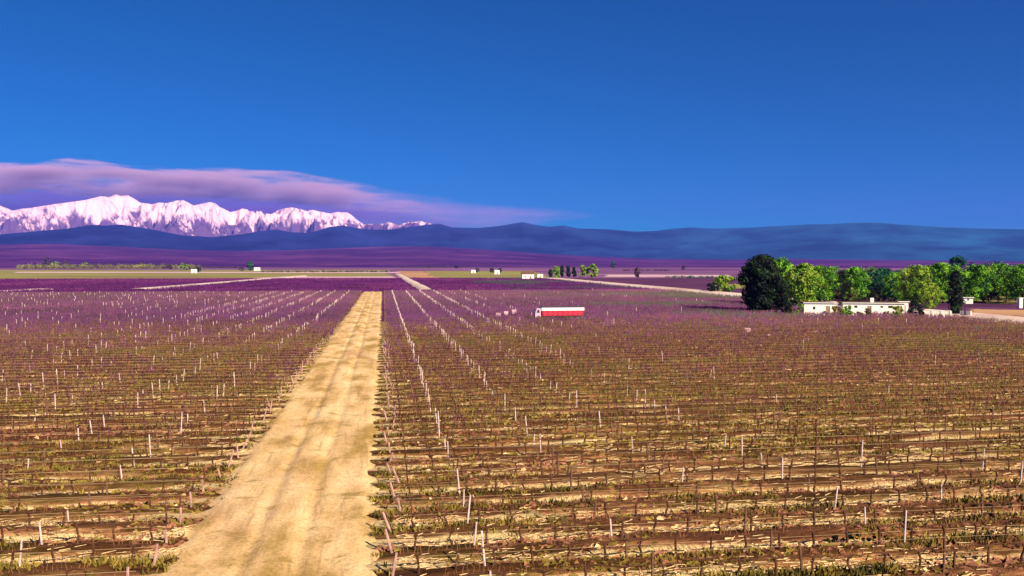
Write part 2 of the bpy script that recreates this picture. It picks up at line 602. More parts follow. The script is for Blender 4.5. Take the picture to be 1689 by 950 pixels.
snow_pts = [(-500, 372), (-300, 360), (-180, 345), (-90, 350), (-30, 336), (0, 338), (20, 345), (50, 343), (80, 338), (110, 334), (140, 330), (165, 324),
            (180, 322), (190, 319), (200, 321), (212, 319), (222, 326), (232, 333), (250, 337), (262, 334), (275, 335), (290, 331), (302, 330),
            (312, 335), (320, 339), (332, 336), (345, 333), (355, 335), (362, 341), (380, 350), (392, 347), (402, 343), (412, 347), (420, 349),
            (430, 346), (437, 352), (448, 353), (456, 347), (468, 344), (480, 342), (495, 344), (505, 348), (515, 346), (528, 349), (545, 352), (558, 349),
            (572, 350), (580, 354), (587, 361), (600, 370), (612, 369), (625, 370), (640, 366), (650, 369), (660, 370), (675, 366),
            (690, 364), (702, 366), (715, 369), (735, 376), (760, 384), (850, 400)]
foot_pts = [(-500, 392), (-200, 388), (0, 386), (60, 381), (110, 377), (150, 371), (175, 372), (200, 370), (225, 374), (260, 380), (300, 388), (350, 391),
            (400, 386), (430, 381), (455, 378), (480, 383), (510, 384), (545, 374), (565, 372), (600, 378), (640, 379), (670, 375), (700, 371),
            (725, 369), (745, 375), (790, 376), (820, 373), (845, 369), (862, 366), (885, 371), (905, 374), (930, 372), (955, 377),
            (1000, 378), (1050, 382), (1080, 381), (1110, 377), (1140, 375), (1180, 377), (1220, 376), (1260, 374), (1300, 372), (1335, 370),
            (1370, 370), (1400, 368), (1440, 367), (1470, 369), (1510, 372), (1560, 375), (1620, 377), (1689, 378), (1800, 376), (2000, 380), (2300, 386)]
low_pts = [(-500, 398), (-100, 404), (0, 403), (90, 402), (150, 405), (220, 408), (300, 412), (400, 414), (470, 413), (540, 410), (600, 408), (660, 406),
           (720, 407), (790, 411), (850, 415), (920, 420), (1000, 424), (1080, 427), (1200, 428), (1320, 427), (1500, 429), (1689, 431), (2000, 431), (2300, 432)]

sm = Mat('snow_and_rock', 0.9, 0.05)
sm.b.inputs['Specular IOR Level'].default_value = 0.02
geo = sm.n('ShaderNodeNewGeometry')
sep = sm.n('ShaderNodeSeparateXYZ')
sm.l(geo.outputs['Position'], sep.inputs[0])
mr = sm.n('ShaderNodeMapRange', clamp=True)
mr.inputs['From Min'].default_value = 520
mr.inputs['From Max'].default_value = 900
sm.l(sep.outputs[2], mr.inputs['Value'])
n1 = sm.noise(0.0036, (1, 1, 0.45), 7, 0.75)
ad = sm.n('ShaderNodeMath', operation='MULTIPLY_ADD')
sm.l(n1, ad.inputs[0])
ad.inputs[1].default_value = 3.2
sm.l(mr.outputs[0], ad.inputs[2])
sn = sm.n('ShaderNodeSeparateXYZ')
sm.l(geo.outputs['True Normal'], sn.inputs[0])
fac = sm.thr(ad.outputs[0], 1.72, 2.12)
sm.color(sm.mix(fac, (0.14, 0.07, 0.16), (0.96, 0.60, 0.61)))  # pink alpenglow is painted into the snow colour
range_mesh('snowy_mountains', snow_pts, 14000, 2600, 1000, sm.m, 1.05, 620, naz=900, nr=110, seed=4)

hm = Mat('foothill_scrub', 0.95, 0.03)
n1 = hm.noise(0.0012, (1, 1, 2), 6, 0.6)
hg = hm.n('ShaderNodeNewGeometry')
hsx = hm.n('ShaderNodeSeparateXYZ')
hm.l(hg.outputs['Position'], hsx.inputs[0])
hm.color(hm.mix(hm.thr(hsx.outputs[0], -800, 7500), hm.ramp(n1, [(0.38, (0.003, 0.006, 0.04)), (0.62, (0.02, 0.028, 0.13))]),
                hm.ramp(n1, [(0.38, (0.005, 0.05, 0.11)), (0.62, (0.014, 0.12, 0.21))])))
range_mesh('foothills', foot_pts, 10500, 2800, 900, hm.m, 0.20, 1500, naz=700, nr=80, seed=21)

lm = Mat('mauve_slopes', 0.95, 0.03)
n1 = lm.noise(0.003, (0.6, 0.5, 1.5), 6, 0.7)
lm.color(lm.ramp(n1, [(0.34, (0.045, 0.007, 0.08)), (0.5, (0.085, 0.018, 0.12)), (0.68, (0.18, 0.05, 0.16))]))
range_mesh('alluvial_slopes', low_pts, 6800, 4200, 800, lm.m, 0.10, 1300, naz=500, nr=70, seed=33)

# ------------------------------------------------------------------ cloud bank (behind the mountains, outside the haze)
cm = bpy.data.materials.new('cloud_vapour')
cm.use_nodes = True
ct = cm.node_tree
ct.nodes.clear()
co = ct.nodes.new('ShaderNodeOutputMaterial')
cv = ct.nodes.new('ShaderNodeVolumePrincipled')
cv.inputs['Color'].default_value = (1.0, 0.66, 0.86, 1)
cv.inputs['Density'].default_value = 1 / 1500.0
cg = ct.nodes.new('ShaderNodeTexCoord')
cmp_ = ct.nodes.new('ShaderNodeMapping')
cmp_.inputs['Scale'].default_value = (0.00040, 0.00040, 0.0034)
cn = ct.nodes.new('ShaderNodeTexNoise')
cn.inputs['Scale'].default_value = 1.0
cn.inputs['Detail'].default_value = 8
cn.inputs['Roughness'].default_value = 0.66
cr_ = ct.nodes.new('ShaderNodeMapRange')
cr_.inputs['From Min'].default_value = 0.44
cr_.inputs['From Max'].default_value = 0.66
cr_.inputs['To Min'].default_value = 0.0
cr_.inputs['To Max'].default_value = 1 / 260.0
ct.links.new(cg.outputs['Object'], cmp_.inputs[0])
ct.links.new(cmp_.outputs[0], cn.inputs['Vector'])
ct.links.new(cn.outputs[0], cr_.inputs['Value'])
ct.links.new(cr_.outputs[0], cv.inputs['Density'])
ct.links.new(cv.outputs[0], co.inputs['Volume'])


veil = cm.copy()
veil.name = 'veil_vapour'
for q in veil.node_tree.nodes:
    if q.type == 'MAP_RANGE':
        q.inputs['To Max'].default_value = 1 / 600.0
        q.inputs['From Min'].default_value = 0.30
    if q.type == 'PRINCIPLED_VOLUME': q.inputs['Color'].default_value = (0.42, 0.20, 0.72, 1)

wisp = veil.copy()
wisp.name = 'wisp_vapour'
for q in wisp.node_tree.nodes:
    if q.type == 'MAP_RANGE': q.inputs['To Max'].default_value = 1 / 1900.0
    if q.type == 'PRINCIPLED_VOLUME': q.inputs['Color'].default_value = (0.9, 0.55, 0.95, 1)


def cloud(name, top, bot, dist, thick, label, n=160, m=28, seed=1, px_taper=False, mat=None):
    azt, tt = silhouette(top)
    azb, tb = silhouette(bot)
    A = np.linspace(azt[0], azt[-1], n)
    zt = np.interp(A, azt, tt) * dist + 30 * 0
    zb = np.interp(A, azb, tb) * dist
    V = []
    for i, a in enumerate(A):
        zc, hh = (zt[i] + zb[i]) / 2, max(4.0, (zt[i] - zb[i]) / 2)
        endf = math.sin(math.pi * min(1, max(0, (n - 1 - i) / (n * .45))) / 2) ** 1.1 if i > n * .55 else 1
        if px_taper: endf = min(endf, math.sin(math.pi / 2 * min(1, i / (n * .35))))
        endf = max(endf, 0.03)
        for k in range(m):
            th = 2 * math.pi * k / m
            wob = 1 + 0.30 * (float(fbm(np.array(i * .16), np.array(k * .6 if k < m / 2 else (m - k) * .6), 4, seed)) - .5)
            r = dist + math.copysign(abs(math.cos(th)) ** 2.2, math.cos(th)) * thick * endf * wob
            z = zc + math.copysign(abs(math.sin(th)) ** 1.5, math.sin(th)) * 1.22 * hh * (.35 + .65 * endf) * wob
            V.append((math.sin(a) * r, math.cos(a) * r, z))
    Fc = []
    for i in range(n - 1):
        for k in range(m):
            k2 = (k + 1) % m
            Fc.append((i * m + k, i * m + k2, (i + 1) * m + k2, (i + 1) * m + k))
    me = bpy.data.meshes.new(name)
    me.from_pydata(V, [], Fc + [tuple(range(m))[::-1], tuple((n - 1) * m + k for k in range(m))])
    me.materials.append(mat or cm)
    me.update()
    o = link(name, me)
    return tag(o, label=label, cat='cloud', kind='structure')


cloud('cloud_bank', [(-600, 258), (-200, 262), (0, 272), (60, 269), (110, 265), (160, 268), (200, 276), (280, 280), (350, 281), (440, 280), (500, 284), (560, 290),
                     (620, 295), (680, 312), (740, 334)],
      [(-600, 330), (-200, 318), (0, 316), (60, 314), (110, 318), (200, 322), (300, 326), (400, 330), (500, 340), (560, 352), (620, 366), (680, 374), (740, 380)],
      24000, 2200, 'long flat pink and lilac cloud bank above the snowy mountains')
cloud('cloud_veil', [(-600, 318), (0, 304), (200, 306), (400, 310), (560, 322), (660, 334), (760, 348), (800, 356)],
      [(-600, 392), (0, 392), (200, 392), (400, 392), (560, 392), (660, 392), (760, 390), (800, 388)], 27500, 1500,
      'thin grey purple cloud veil hanging just behind the snowy peaks', seed=5, mat=veil)
cloud('cloud_bank', [(420, 300), (520, 298), (600, 310), (700, 326), (760, 334), (850, 338), (950, 338), (985, 342)],
      [(420, 352), (520, 362), (600, 376), (700, 380), (760, 380), (850, 378), (950, 372), (985, 366)], 30000, 1500,
      'thin lilac wisp trailing right of the cloud bank above the foothills', seed=8, px_taper=True, mat=wisp)

# ------------------------------------------------------------------ VINEYARD
ORD = ['nearest', 'second', 'third', 'fourth', 'fifth', 'sixth', 'seventh', 'eighth', 'ninth', 'tenth', 'eleventh', 'twelfth', 'thirteenth', 'fourteenth',
       'fifteenth', 'sixteenth', 'seventeenth', 'eighteenth', 'nineteenth', 'twentieth']
for t_ in ('twenty', 'thirty', 'forty'):
    if t_ != 'twenty': ORD.append({'thirty': 'thirtieth', 'forty': 'fortieth'}[t_])
    for s_ in ('first', 'second', 'third', 'fourth', 'fifth', 'sixth', 'seventh', 'eighth', 'ninth'):
        ORD.append(t_ + '-' + s_)

COL_P = 4.8
TRUCK = ground(921, 529)


def blocked(x, y):
    """places where something else stands, arrays welcome"""
    b = (np.abs(x - TRUCK.x) < 6.2) & (np.abs(y - TRUCK.y) < 1.7)
    for px, py in ((822, 523), (834, 520), (848, 518), (1232, 550), (1268, 557), (1347, 552)):
        g = ground(px, py)
        b = b | ((np.abs(x - g.x) < 1.1) & (y - g.y < .8) & (y - g.y > -4.6))
    return b


# the pale cross track, as a line in plan; vines stop at it
TA, TB = ground(1760, 538), ground(900, 458.6)
td = (TB - TA).normalized()
LA, LB = ground(225, 478.5), ground(500, 455.5)
ld = (LB - LA).normalized()


def beyond_tracks(x, y):
    # signed distance right of the right-hand track
    sx = (x - TA.x) * td.y - (y - TA.y) * td.x
    b = sx > -7.5
    # the left track
    along = (x - LA.x) * ld.x + (y - LA.y) * ld.y
    sl = np.abs((x - LA.x) * ld.y - (y - LA.y) * ld.x)
    b |= (sl < 5) & (along > -2)
    b |= (np.abs(x - 16) < 4.5) & (y > 318)
    return b


def post_mesh(h, r, name='post', lean=0.0, foot=0.25, mat='post'):
    mb = MB()
    mb.tube([(lean, 0, -foot), (0, 0, h)], [r * 1.1, r * .92], 6)
    return mb.mesh(name, M[mat])


POSTS = [post_mesh(h, 0.033) for h in (1.05, 1.20, 1.34, 0.92)]
BROWN = [post_mesh(h, 0.042, mat='post_brown') for h in (1.0, 1.15, 0.9, 1.25)]


def pale_chance(x):
    if x > 0: return (0.95 if x < 4 else 0.75) if x < 18.5 else (0.25 if x < 28 else 0.04)
    return 0.6 if x > -38 else 0.2

ENDP = {1: post_mesh(0.80, 0.045, 'end_post', 0.12, mat='end_post'), -1: post_mesh(0.80, 0.045, 'end_post', -0.12, mat='end_post')}

row_x0 = {1: 0.35, -1: -7.3}
row_ys = [ROW0 + i * ROWS_P for i in range(int((300 - ROW0) / ROWS_P) + 1)]
far_post_pos = []


def col_positions(side, y):
    if side == 1:
        lim = 0.90 * y + 8
        return [3.1 + k * COL_P for k in range(int((lim - 3.1) / COL_P) + 1)]
    lim = -0.47 * y - 8
    return [-11.5 - k * COL_P for k in range(int((-11.5 - lim) / COL_P) + 1)]


for side in (1, -1):
    sname = 'right' if side == 1 else 'left'
    for i, y in enumerate(row_ys):
        xs_ = [x for x in col_positions(side, y) if not blocked(x, y) and not beyond_tracks(np.array(x), np.array(y))]
        if not xs_: continue
        near = y < NEAR_END
        x0 = row_x0[side]
        t = empty('trellis_row', (x0, y, 0.26 * min(1, max(0, (NEAR_END + 40 - y) / 60))))
        if near:
            tag(t, 'trellis row %s of the farm road, %s from the bottom edge' % (sname, ORD[i] if i else 'the first'),
                'trellis row', 'trellis rows %s of the farm road' % sname)
            o = link('end_post', ENDP[side], t, (random.uniform(-.25, .25), 0, random.uniform(-.3, .1)))
            o.rotation_euler = (random.uniform(-.1, .1), random.uniform(-.4, .4), 0)
            for k, x in enumerate(xs_):
                pc = pale_chance(x) * (0.75 if y < 60 else 1)
                p = link('post', (POSTS if random.random() < pc else BROWN)[random.randrange(4)], t,
                         (x - x0 + random.uniform(-.3, .3) * (1 if abs(x) > 18 else .4), random.uniform(-.05, .05), random.uniform(-.15, .05)))
                p.rotation_euler = (random.uniform(-.08, .08), random.uniform(-.11, .11), 0)
            L = xs_[-1] - x0
            for hz, rr in ((0.62, 0.007), (1.12, 0.005)):
                pts = [(0, 0, hz)] + [(x - x0, 0, hz + random.uniform(-.02, .02)) for x in xs_]
                MB().tube(pts, rr, 3, cap=False).build('wire', M['wire'], t)
        else:
            tag(t, 'distant trellis row of pale posts in the purple vineyard %s of the road' % sname,
                'trellis row', 'distant trellis rows %s of the farm road' % sname)
            mb, mbb = MB(), MB()
            wd = 0.030 if y < 200 else 0.042
            # straight lines of posts show only in the columns nearest the road; farther out the posts are lower and greyer
            for x in [x0] + xs_:
                xx, yy = x - x0 + random.uniform(-.1, .1), random.uniform(-.05, .05)
                h = random.uniform(0.95, 1.3)
                pale = x != x0 and random.random() < pale_chance(x)
                (mb if pale else mbb).box(xx - wd, yy - wd, -0.1, xx + wd, yy + wd, h if pale else h * .75)
            for q, mt in ((mb, 'post'), (mbb, 'post_brown')):
                if q.f:
                    o = q.build('posts', M[mt], t)
                    o['kind'] = 'stuff'
            L = xs_[-1] - x0
            MB().box(min(0, L), -0.006, 0.9, max(0, L), 0.006, 0.912).build('wire', M['wire'], t)


# grapevine variants: gnarled trunk, two cordon arms, short upright canes
def vine_variant(seed):
    rd = random.Random(seed)
    tr = MB()
    j = lambda a: rd.uniform(-a, a)
    tr.tube([(0, 0, -0.2), (j(.04), j(.04), 0.15), (j(.07), j(.05), 0.38), (j(.04), 0, 0.60)], [0.055, 0.042, 0.038, 0.045], 6)
    cordon = MB()
    for s in (-1, 1):
        cordon.tube([(0, 0, 0.57), (s * .18, j(.03), 0.62 + j(.02)), (s * .40, j(.04), 0.62 + j(.03)), (s * .60, j(.04), 0.61 + j(.03))], [0.038, 0.032, 0.027, 0.018], 5)
    canes = MB()
    for k in range(9):
        x = -0.56 + 0.14 * k + j(.04)
        h = rd.uniform(0.12, 0.42)
        canes.tube([(x, j(.02), 0.61), (x + j(.07), j(.08), 0.61 + h * .6), (x + j(.14), j(.14), 0.61 + h)], [0.013, 0.009, 0.005], 3)
    return tr.mesh('trunk', M['vine']), cordon.mesh('cordon', M['vine']), canes.mesh('canes', M['cane'])


VAR = [vine_variant(s) for s in range(7)]
nv = 0
vine_rest = []          # positions of all other vines
for i, y in enumerate(row_ys):
    for side in (1, -1):
        x0 = row_x0[side]
        lim = 0.86 * y + 5 if side == 1 else 0.44 * y + 5
        n = int((lim - abs(x0)) / 1.2)
        cnt = 0
        for k in range(n):
            x = x0 + side * (0.7 + 1.2 * k)
            if random.random() < 0.06: continue
            if blocked(x, y): continue
            if y < NEAR_END:
                inview = -0.43 * y < x < 0.85 * y
                if nv < 300 and inview:
                    nv += 1
                    sname = 'right' if side == 1 else 'left'
                    z = float(soil_height(np.array([x]), np.array([y]))[0]) - 0.02
                    t = empty('grapevine', (x, y, z))
                    t.scale = (1, 1, random.uniform(.88, 1.12))
                    t.rotation_euler.z = math.pi if random.random() < .5 else 0
                    cnt += 1
                    tag(t, 'bare grapevine in the %s row %s of the road, %s vine outward' % (ORD[i], sname, ORD[cnt - 1] if cnt > 1 else 'first'), 'grapevine',
                        'grapevines of the %s row %s of the road' % (ORD[i], sname))
                    va = VAR[random.randrange(7)]
                    link('trunk', va[0], t); link('cordon', va[1], t); link('canes', va[2], t)['kind'] = 'stuff'
                else:
                    vine_rest.append((x, y))
            elif y < 158 and random.random() < (158 - y) / 48 and not blocked(x, y) and not beyond_tracks(np.array(x), np.array(y)):
                vine_rest.append((x, y))

# the rest of the near block as one object: tubes reduced to three-sided bars
def bars(P0, P1, r0, r1):
    """three-sided tapering bars as arrays of vertices and quads"""
    P0, P1 = np.asarray(P0, float), np.asarray(P1, float)
    n = len(P0)
    d = P1 - P0
    d /= np.maximum(np.linalg.norm(d, axis=1, keepdims=True), 1e-6)
    up = np.where(np.abs(d[:, 2:3]) > 0.8, np.array([[1.0, 0, 0]]), np.array([[0, 0, 1.0]]))
    s = np.cross(d, up); s /= np.linalg.norm(s, axis=1, keepdims=True)
    t = np.cross(d, s)
    r0 = np.broadcast_to(np.asarray(r0, float), (n,))[:, None]
    r1 = np.broadcast_to(np.asarray(r1, float), (n,))[:, None]
    rings = []
    for P, r in ((P0, r0), (P1, r1)):
        for k in range(3):
            a = 2 * math.pi * k / 3
            rings.append(P + (s * math.cos(a) + t * math.sin(a)) * r)
    V = np.stack(rings, 1).reshape(-1, 3)
    b = (np.arange(n) * 6)[:, None]
    q = np.array([[0, 1, 4, 3], [1, 2, 5, 4], [2, 0, 3, 5]])
    return V, (b[:, :, None] + q[None]).reshape(-1, 4)


VR = np.array(vine_rest)
n = len(VR)
zz = soil_height(VR[:, 0], VR[:, 1])
segs0, segs1, ra, rb, mi = [], [], [], [], []


def U(a, b, size): return rng.uniform(a, b, size)


base = np.column_stack([VR, zz])
top = base + np.column_stack([U(-.05, .05, n), U(-.03, .03, n), U(.56, .64, n)])
segs0.append(base - [0, 0, .1]); segs1.append(top); ra.append(np.full(n, .05)); rb.append(np.full(n, .04)); mi.append(np.zeros(n))
for s in (-1, 1):
    e = top + np.column_stack([s * U(.5, .62, n), U(-.04, .04, n), U(-.04, .05, n)])
    segs0.append(top); segs1.append(e); ra.append(np.full(n, .036)); rb.append(np.full(n, .022)); mi.append(np.zeros(n))
for k in range(6):
    x = U(-.58, .58, n)
    a_ = top + np.column_stack([x, U(-.03, .03, n), np.zeros(n)])
    b_ = a_ + np.column_stack([U(-.14, .14, n), U(-.14, .14, n), U(.15, .45, n)])
    segs0.append(a_); segs1.append(b_); ra.append(np.full(n, .016)); rb.append(np.full(n, .008)); mi.append(np.ones(n))
far_ = VR[:, 1] > 48
for k in range(11):
    sel = far_ & (rng.random(len(VR)) < np.clip((VR[:, 1] - 40) / 35, 0.25, 1))
    ns = int(sel.sum())
    a_ = top[sel] + np.column_stack([U(-.6, .6, ns), U(-.1, .1, ns), U(-.45, 0, ns)])
    b_ = a_ + np.column_stack([U(-.35, .35, ns), U(-.25, .25, ns), U(.15, .55, ns)])
    segs0.append(a_); segs1.append(b_); ra.append(np.full(ns, .030)); rb.append(np.full(ns, .014)); mi.append(np.where(rng.random(ns) < .82, 2.0, np.where(rng.random(ns) < (VR[sel, 1] - 70) / 50, 2.0, 3.0)))
    mi[-1] = np.where((fbm(VR[sel, 0] * .06, VR[sel, 1] * .12, 3, 203) > .61) & (rng.random(ns) < .8), 3.0, mi[-1])
V, Fc = bars(np.concatenate(segs0), np.concatenate(segs1), np.concatenate(ra), np.concatenate(rb))
o = link('grapevines', np_mesh('grapevines', V, Fc, [M['vine'], M['cane'], M['cane_brown'], M['cane_olive']], midx=np.repeat(np.concatenate(mi), 3)))
tag(o, 'rows of bare brown pruned grapevines in the middle distance of the vineyard', 'grapevines', kind='stuff')

# the far block: dense purple shoots, row after row
P0, P1, Ra, Rb, Mi = [], [], [], [], []
y = ROW0 + 20 * ROWS_P
while y < 600:
    step = 1.2 if y < 200 else (1.6 if y < 340 else 2.6)
    L0, L1 = -0.44 * y - 12, 0.86 * y + 12
    x = np.arange(L0, L1, step)
    x = x + U(-.3, .3, len(x))
    yy = np.full(len(x), y) + U(-.1, .1, len(x))
    inroad = (x > -7.6) & (x < 0.6) & (y < 314)
    keep = ~inroad & ~beyond_tracks(x, yy) & ~blocked(x, yy) & (rng.random(len(x)) < min(0.95, 0.05 + 0.9 * ((y - 66) / 80) ** 1.3))
    x, yy = x[keep], yy[keep]
    n = len(x)
    big = fbm(x * .035, yy * .02, 3, 77)
    m_ = (rng.random(n) < np.clip((big - .42) * 3, 0.08, .8)).astype(float)
    m_ = np.where((x > 45) & (fbm(x * .03, yy * .05, 3, 88) > .60), 2.0, m_)
    nc = 6 if y < 200 else (4 if y < 340 else 3)
    wdt = 0.018 + 0.00020 * y
    for k in range(nc):
        xx = x + U(-step * .5, step * .5, n)
        a_ = np.column_stack([xx, yy + U(-.12, .12, n), U(.0, .25, n)])
        b_ = a_ + np.column_stack([U(-.35, .35, n), U(-.2, .2, n), U(.45, .95, n)])
        P0.append(a_); P1.append(b_); Ra.append(np.full(n, wdt * 1.5)); Rb.append(np.full(n, wdt * .6)); Mi.append(m_)
    a_ = np.column_stack([x - step * .5, yy, U(.52, .60, n)])
    b_ = np.column_stack([x + step * .5, yy, U(.52, .60, n)])
    P0.append(a_); P1.append(b_); Ra.append(np.full(n, .03)); Rb.append(np.full(n, .03)); Mi.append(np.zeros(n))
    y += ROWS_P if y < 300 else 3.4
V, Fc = bars(np.concatenate(P0), np.concatenate(P1), np.concatenate(Ra), np.concatenate(Rb))
print('far vine quads', len(Fc))
o = link('purple_grapevines', np_mesh('purple_grapevines', V, Fc, [M['cane_purple'], M['cane_mauve'], M['cane_green']], midx=np.repeat(np.concatenate(Mi), 3)))
tag(o, 'mass of purple unpruned grapevine shoots filling the far half of the vineyard', 'grapevines', kind='stuff')

# far-block soil, mauve brown
xm = Mat('mauve_soil', 0.95, 0.05)
n1 = xm.noise(0.05, (0.5, 1.5, 1), 5, 0.6)
xm.color(xm.ramp(n1, [(0.35, (0.07, 0.02, 0.06)), (0.65, (0.15, 0.05, 0.11))]))
quad_sheet('far_vineyard_soil', [(-90, 149, 0), (150, 149, 0), (560, 600, 0), (-300, 600, 0)], 0.006, xm.m)

# dry prunings lying along the rows
n = 42000
y_ = 22 + (rng.random(n) ** 1.3) * 85
x_ = rng.uniform(-.46, .9, n) * y_
ok = ((x_ > 0.3) | (x_ < -7.0))
x_, y_ = x_[ok], y_[ok]
rowi = np.round((y_ - ROW0) / ROWS_P)
y_ = ROW0 + (rowi + .5) * ROWS_P + rng.normal(0, .33, len(y_))
patch = fbm(x_ * .12, y_ * .35, 3, 41)
ok = patch > .46
x_, y_ = x_[ok], y_[ok]
n = len(x_)
z_ = soil_height(x_, y_) + 0.03
an = rng.normal(0, .35, n)
ln = U(.15, .55, n)
A_ = np.column_stack([x_, y_, z_])
B_ = A_ + np.column_stack([np.cos(an) * ln, np.sin(an) * ln, U(-.02, .06, n)])
V, Fc = bars(A_, B_, U(.012, .030, n), .010)
tag(link('prunings', np_mesh('prunings', V, Fc, M['straw'])), 'pale dry vine prunings scattered on the soil between the near rows', 'prunings', kind='stuff')

# weeds along the rows and on the road verges
n = 60000
y_ = 22 + (rng.random(n) ** 1.2) * 90
x_ = rng.uniform(-.46, .9, n) * y_
onrow = rng.random(n) < .65
y_ = np.where(onrow, ROW0 + np.round((y_ - ROW0) / ROWS_P) * ROWS_P + rng.normal(0, .22, n), y_)
patch = fbm(x_ * .10, y_ * .25, 4, 61)
verge = rng.random(n) < .006
x_ = np.where(verge, np.where(rng.random(n) < .5, rng.normal(-7.0, .35, n), rng.normal(0.0, .25, n)), x_)
ok = ((x_ > -0.5) | (x_ < -6.5)) & ((patch > .52) | verge)
x_, y_ = x_[ok], y_[ok]
n = len(x_)
print('weeds', n)
z_ = soil_height(x_, y_) - .02
h_ = U(.07, .26, n)
tri = []
for k in range(3):
    an = U(0, 6.28, n)
    wdx, wdy = np.cos(an) * .05, np.sin(an) * .05
    ox, oy = U(-.08, .08, n), U(-.08, .08, n)
    tri.append(np.stack([np.column_stack([x_ + ox - wdx, y_ + oy - wdy, z_]), np.column_stack([x_ + ox + wdx, y_ + oy + wdy, z_]),
                         np.column_stack([x_ + ox * 2.4, y_ + oy * 2.4, z_ + h_])], 1))
V = np.concatenate(tri).reshape(-1, 3)
Fc = np.arange(len(V)).reshape(-1, 3)
tag(link('weeds', np_mesh('weeds', V, Fc, M['weed'])), 'low olive green weeds under the trellis rows and along the road verges', 'weeds', kind='stuff')


# dry brown tufts and clods roughening the soil between the rows
n = 110000
y_ = 22 + (rng.random(n) ** 1.1) * 95
x_ = rng.uniform(-.46, .9, n) * y_
pt = fbm(x_ * .15, y_ * .5, 4, 171)
ok = ((x_ > -.2) | (x_ < -6.9)) & (pt > .46 - np.clip((y_ - 45) / 300, -.05, .12)) & (np.cos((y_ - ROW0) / ROWS_P * 2 * np.pi) > rng.uniform(-1.3, .6, n))
x_, y_ = x_[ok], y_[ok]
n = len(x_)
z_ = soil_height(x_, y_) - .03
h_ = U(.04, .15, n)
tri = []
for k in range(2):
    an = U(-.6, .6, n)
    hw = U(.06, .22, n)
    wdx, wdy = np.cos(an) * hw, np.sin(an) * hw
    oy = U(-.12, .12, n)
    tri.append(np.stack([np.column_stack([x_ - wdx, y_ - wdy + oy, z_]), np.column_stack([x_ + wdx, y_ + wdy + oy, z_]),
                         np.column_stack([x_ + U(-.12, .12, n), y_ + oy * 1.8, z_ + h_])], 1))
V = np.concatenate(tri).reshape(-1, 3)
Fc = np.arange(len(V)).reshape(-1, 3)
zone = fbm(x_ * .04, y_ * .1, 3, 33)
m_ = np.where(rng.random(n) < np.clip((zone - .35) * 3, .1, .9), 0, 1)
m_ = np.where(rng.random(n) < .02, 2, m_)
tag(link('dry_grass', np_mesh('dry_grass', V, Fc, [M['dry_brown'], M['dry_olive'], M['straw']], midx=np.concatenate([m_, m_]))),
    'dry brown and olive grass tufts roughening the soil between the near rows', 'dry grass', kind='stuff')


# ------------------------------------------------------------------ TREES AND SHRUBS
def leaf_cloud(centres, radii, per, size, rd):
    """small leaf quads spread over clump balls"""
    C_ = np.repeat(centres, per, 0)
    Rr = np.repeat(radii, per, 0)
    n = len(C_)
    d = rd.normal(size=(n, 3)); d /= np.linalg.norm(d, axis=1, keepdims=True)
    P = C_ + d * Rr[:, None] * (rd.random(n) ** .45)[:, None] * np.array([1, 1, .8])
    a = rd.normal(size=(n, 3)); a /= np.linalg.norm(a, axis=1, keepdims=True)
    # leaves roughly face outward
    nrm = d + a * .8; nrm /= np.linalg.norm(nrm, axis=1, keepdims=True)
    s = np.cross(nrm, a); s /= np.maximum(np.linalg.norm(s, axis=1, keepdims=True), 1e-6)
    t = np.cross(nrm, s)
    sz = size * rd.uniform(.6, 1.3, n)[:, None]
    V = np.stack([P - s * sz, P - t * sz * .55, P + s * sz, P + t * sz * .55], 1).reshape(-1, 3)
    return V, np.arange(n * 4).reshape(-1, 4)


def tree(name, loc, h, wid, mat, label, cat='tree', shape='round', clumps=46, per=70, trunk_frac=.09, seed=1, group=None, leaf=None, dep=None):
    rd = np.random.default_rng(seed)
    t = empty(name, loc)
    tag(t, label, cat, group)
    tb = h * trunk_frac
    dep = dep or wid
    C_, Rr = [], []
    for k in range(clumps):
        u = (k + rd.random()) / clumps
        z = tb + (h - tb) * (u * .9 + .05)
        if shape == 'round': rr = math.sqrt(max(0.03, 1 - (2 * (u * .92 + .04) - 1) ** 2)) ** .8
        elif shape == 'cone': rr = (1 - u) ** .8 + .08
        elif shape == 'column': rr = min(1, (u + .12) * 2.4, (1.08 - u) * 2.2)
        else: rr = min(1.0, .62 + u * .7, (1.1 - u) * 2.6)      # spreading
        an = rd.random() * 6.283
        q = rd.random() ** .5 * rr
        cr = (h - tb) * .115 * rd.uniform(.75, 1.35) if shape != 'column' else wid * .26 * rd.uniform(.8, 1.2)
        cr = min(cr, wid * .30)
        C_.append((math.cos(an) * q * max(.05, wid / 2 - cr * .7), math.sin(an) * q * max(.05, dep / 2 - cr * .7), min(z, h - cr * .7)))
        Rr.append(cr)
    C_, Rr = np.array(C_), np.array(Rr)
    V, Fc = leaf_cloud(C_, Rr, per, leaf or max(.12, h * .024), rd)
    tk = MB()
    r0 = max(.06, h * .022)
    tk.tube([(0, 0, -.3), (rd.uniform(-.1, .1), rd.uniform(-.1, .1), tb), (rd.uniform(-.2, .2), rd.uniform(-.2, .2), h * .55), (0, 0, h * .86)],
            [r0 * 1.25, r0, r0 * .6, r0 * .15], 7)
    tk.build('trunk', M['trunk'], t, smooth=True)
    lb = MB()
    for k in range(0, len(C_), max(1, len(C_) // 12)):
        c_ = C_[k]
        zs = max(tb * .8, c_[2] * .62)
        lb.tube([(0, 0, zs), (c_[0] * .5, c_[1] * .5, (zs + c_[2]) / 2 - .1), tuple(c_)], [r0 * .45, r0 * .3, r0 * .1], 4)
    lb.build('limbs', M['trunk'], t)
    link('crown', np_mesh('crown', V, Fc, mat), t)
    return t


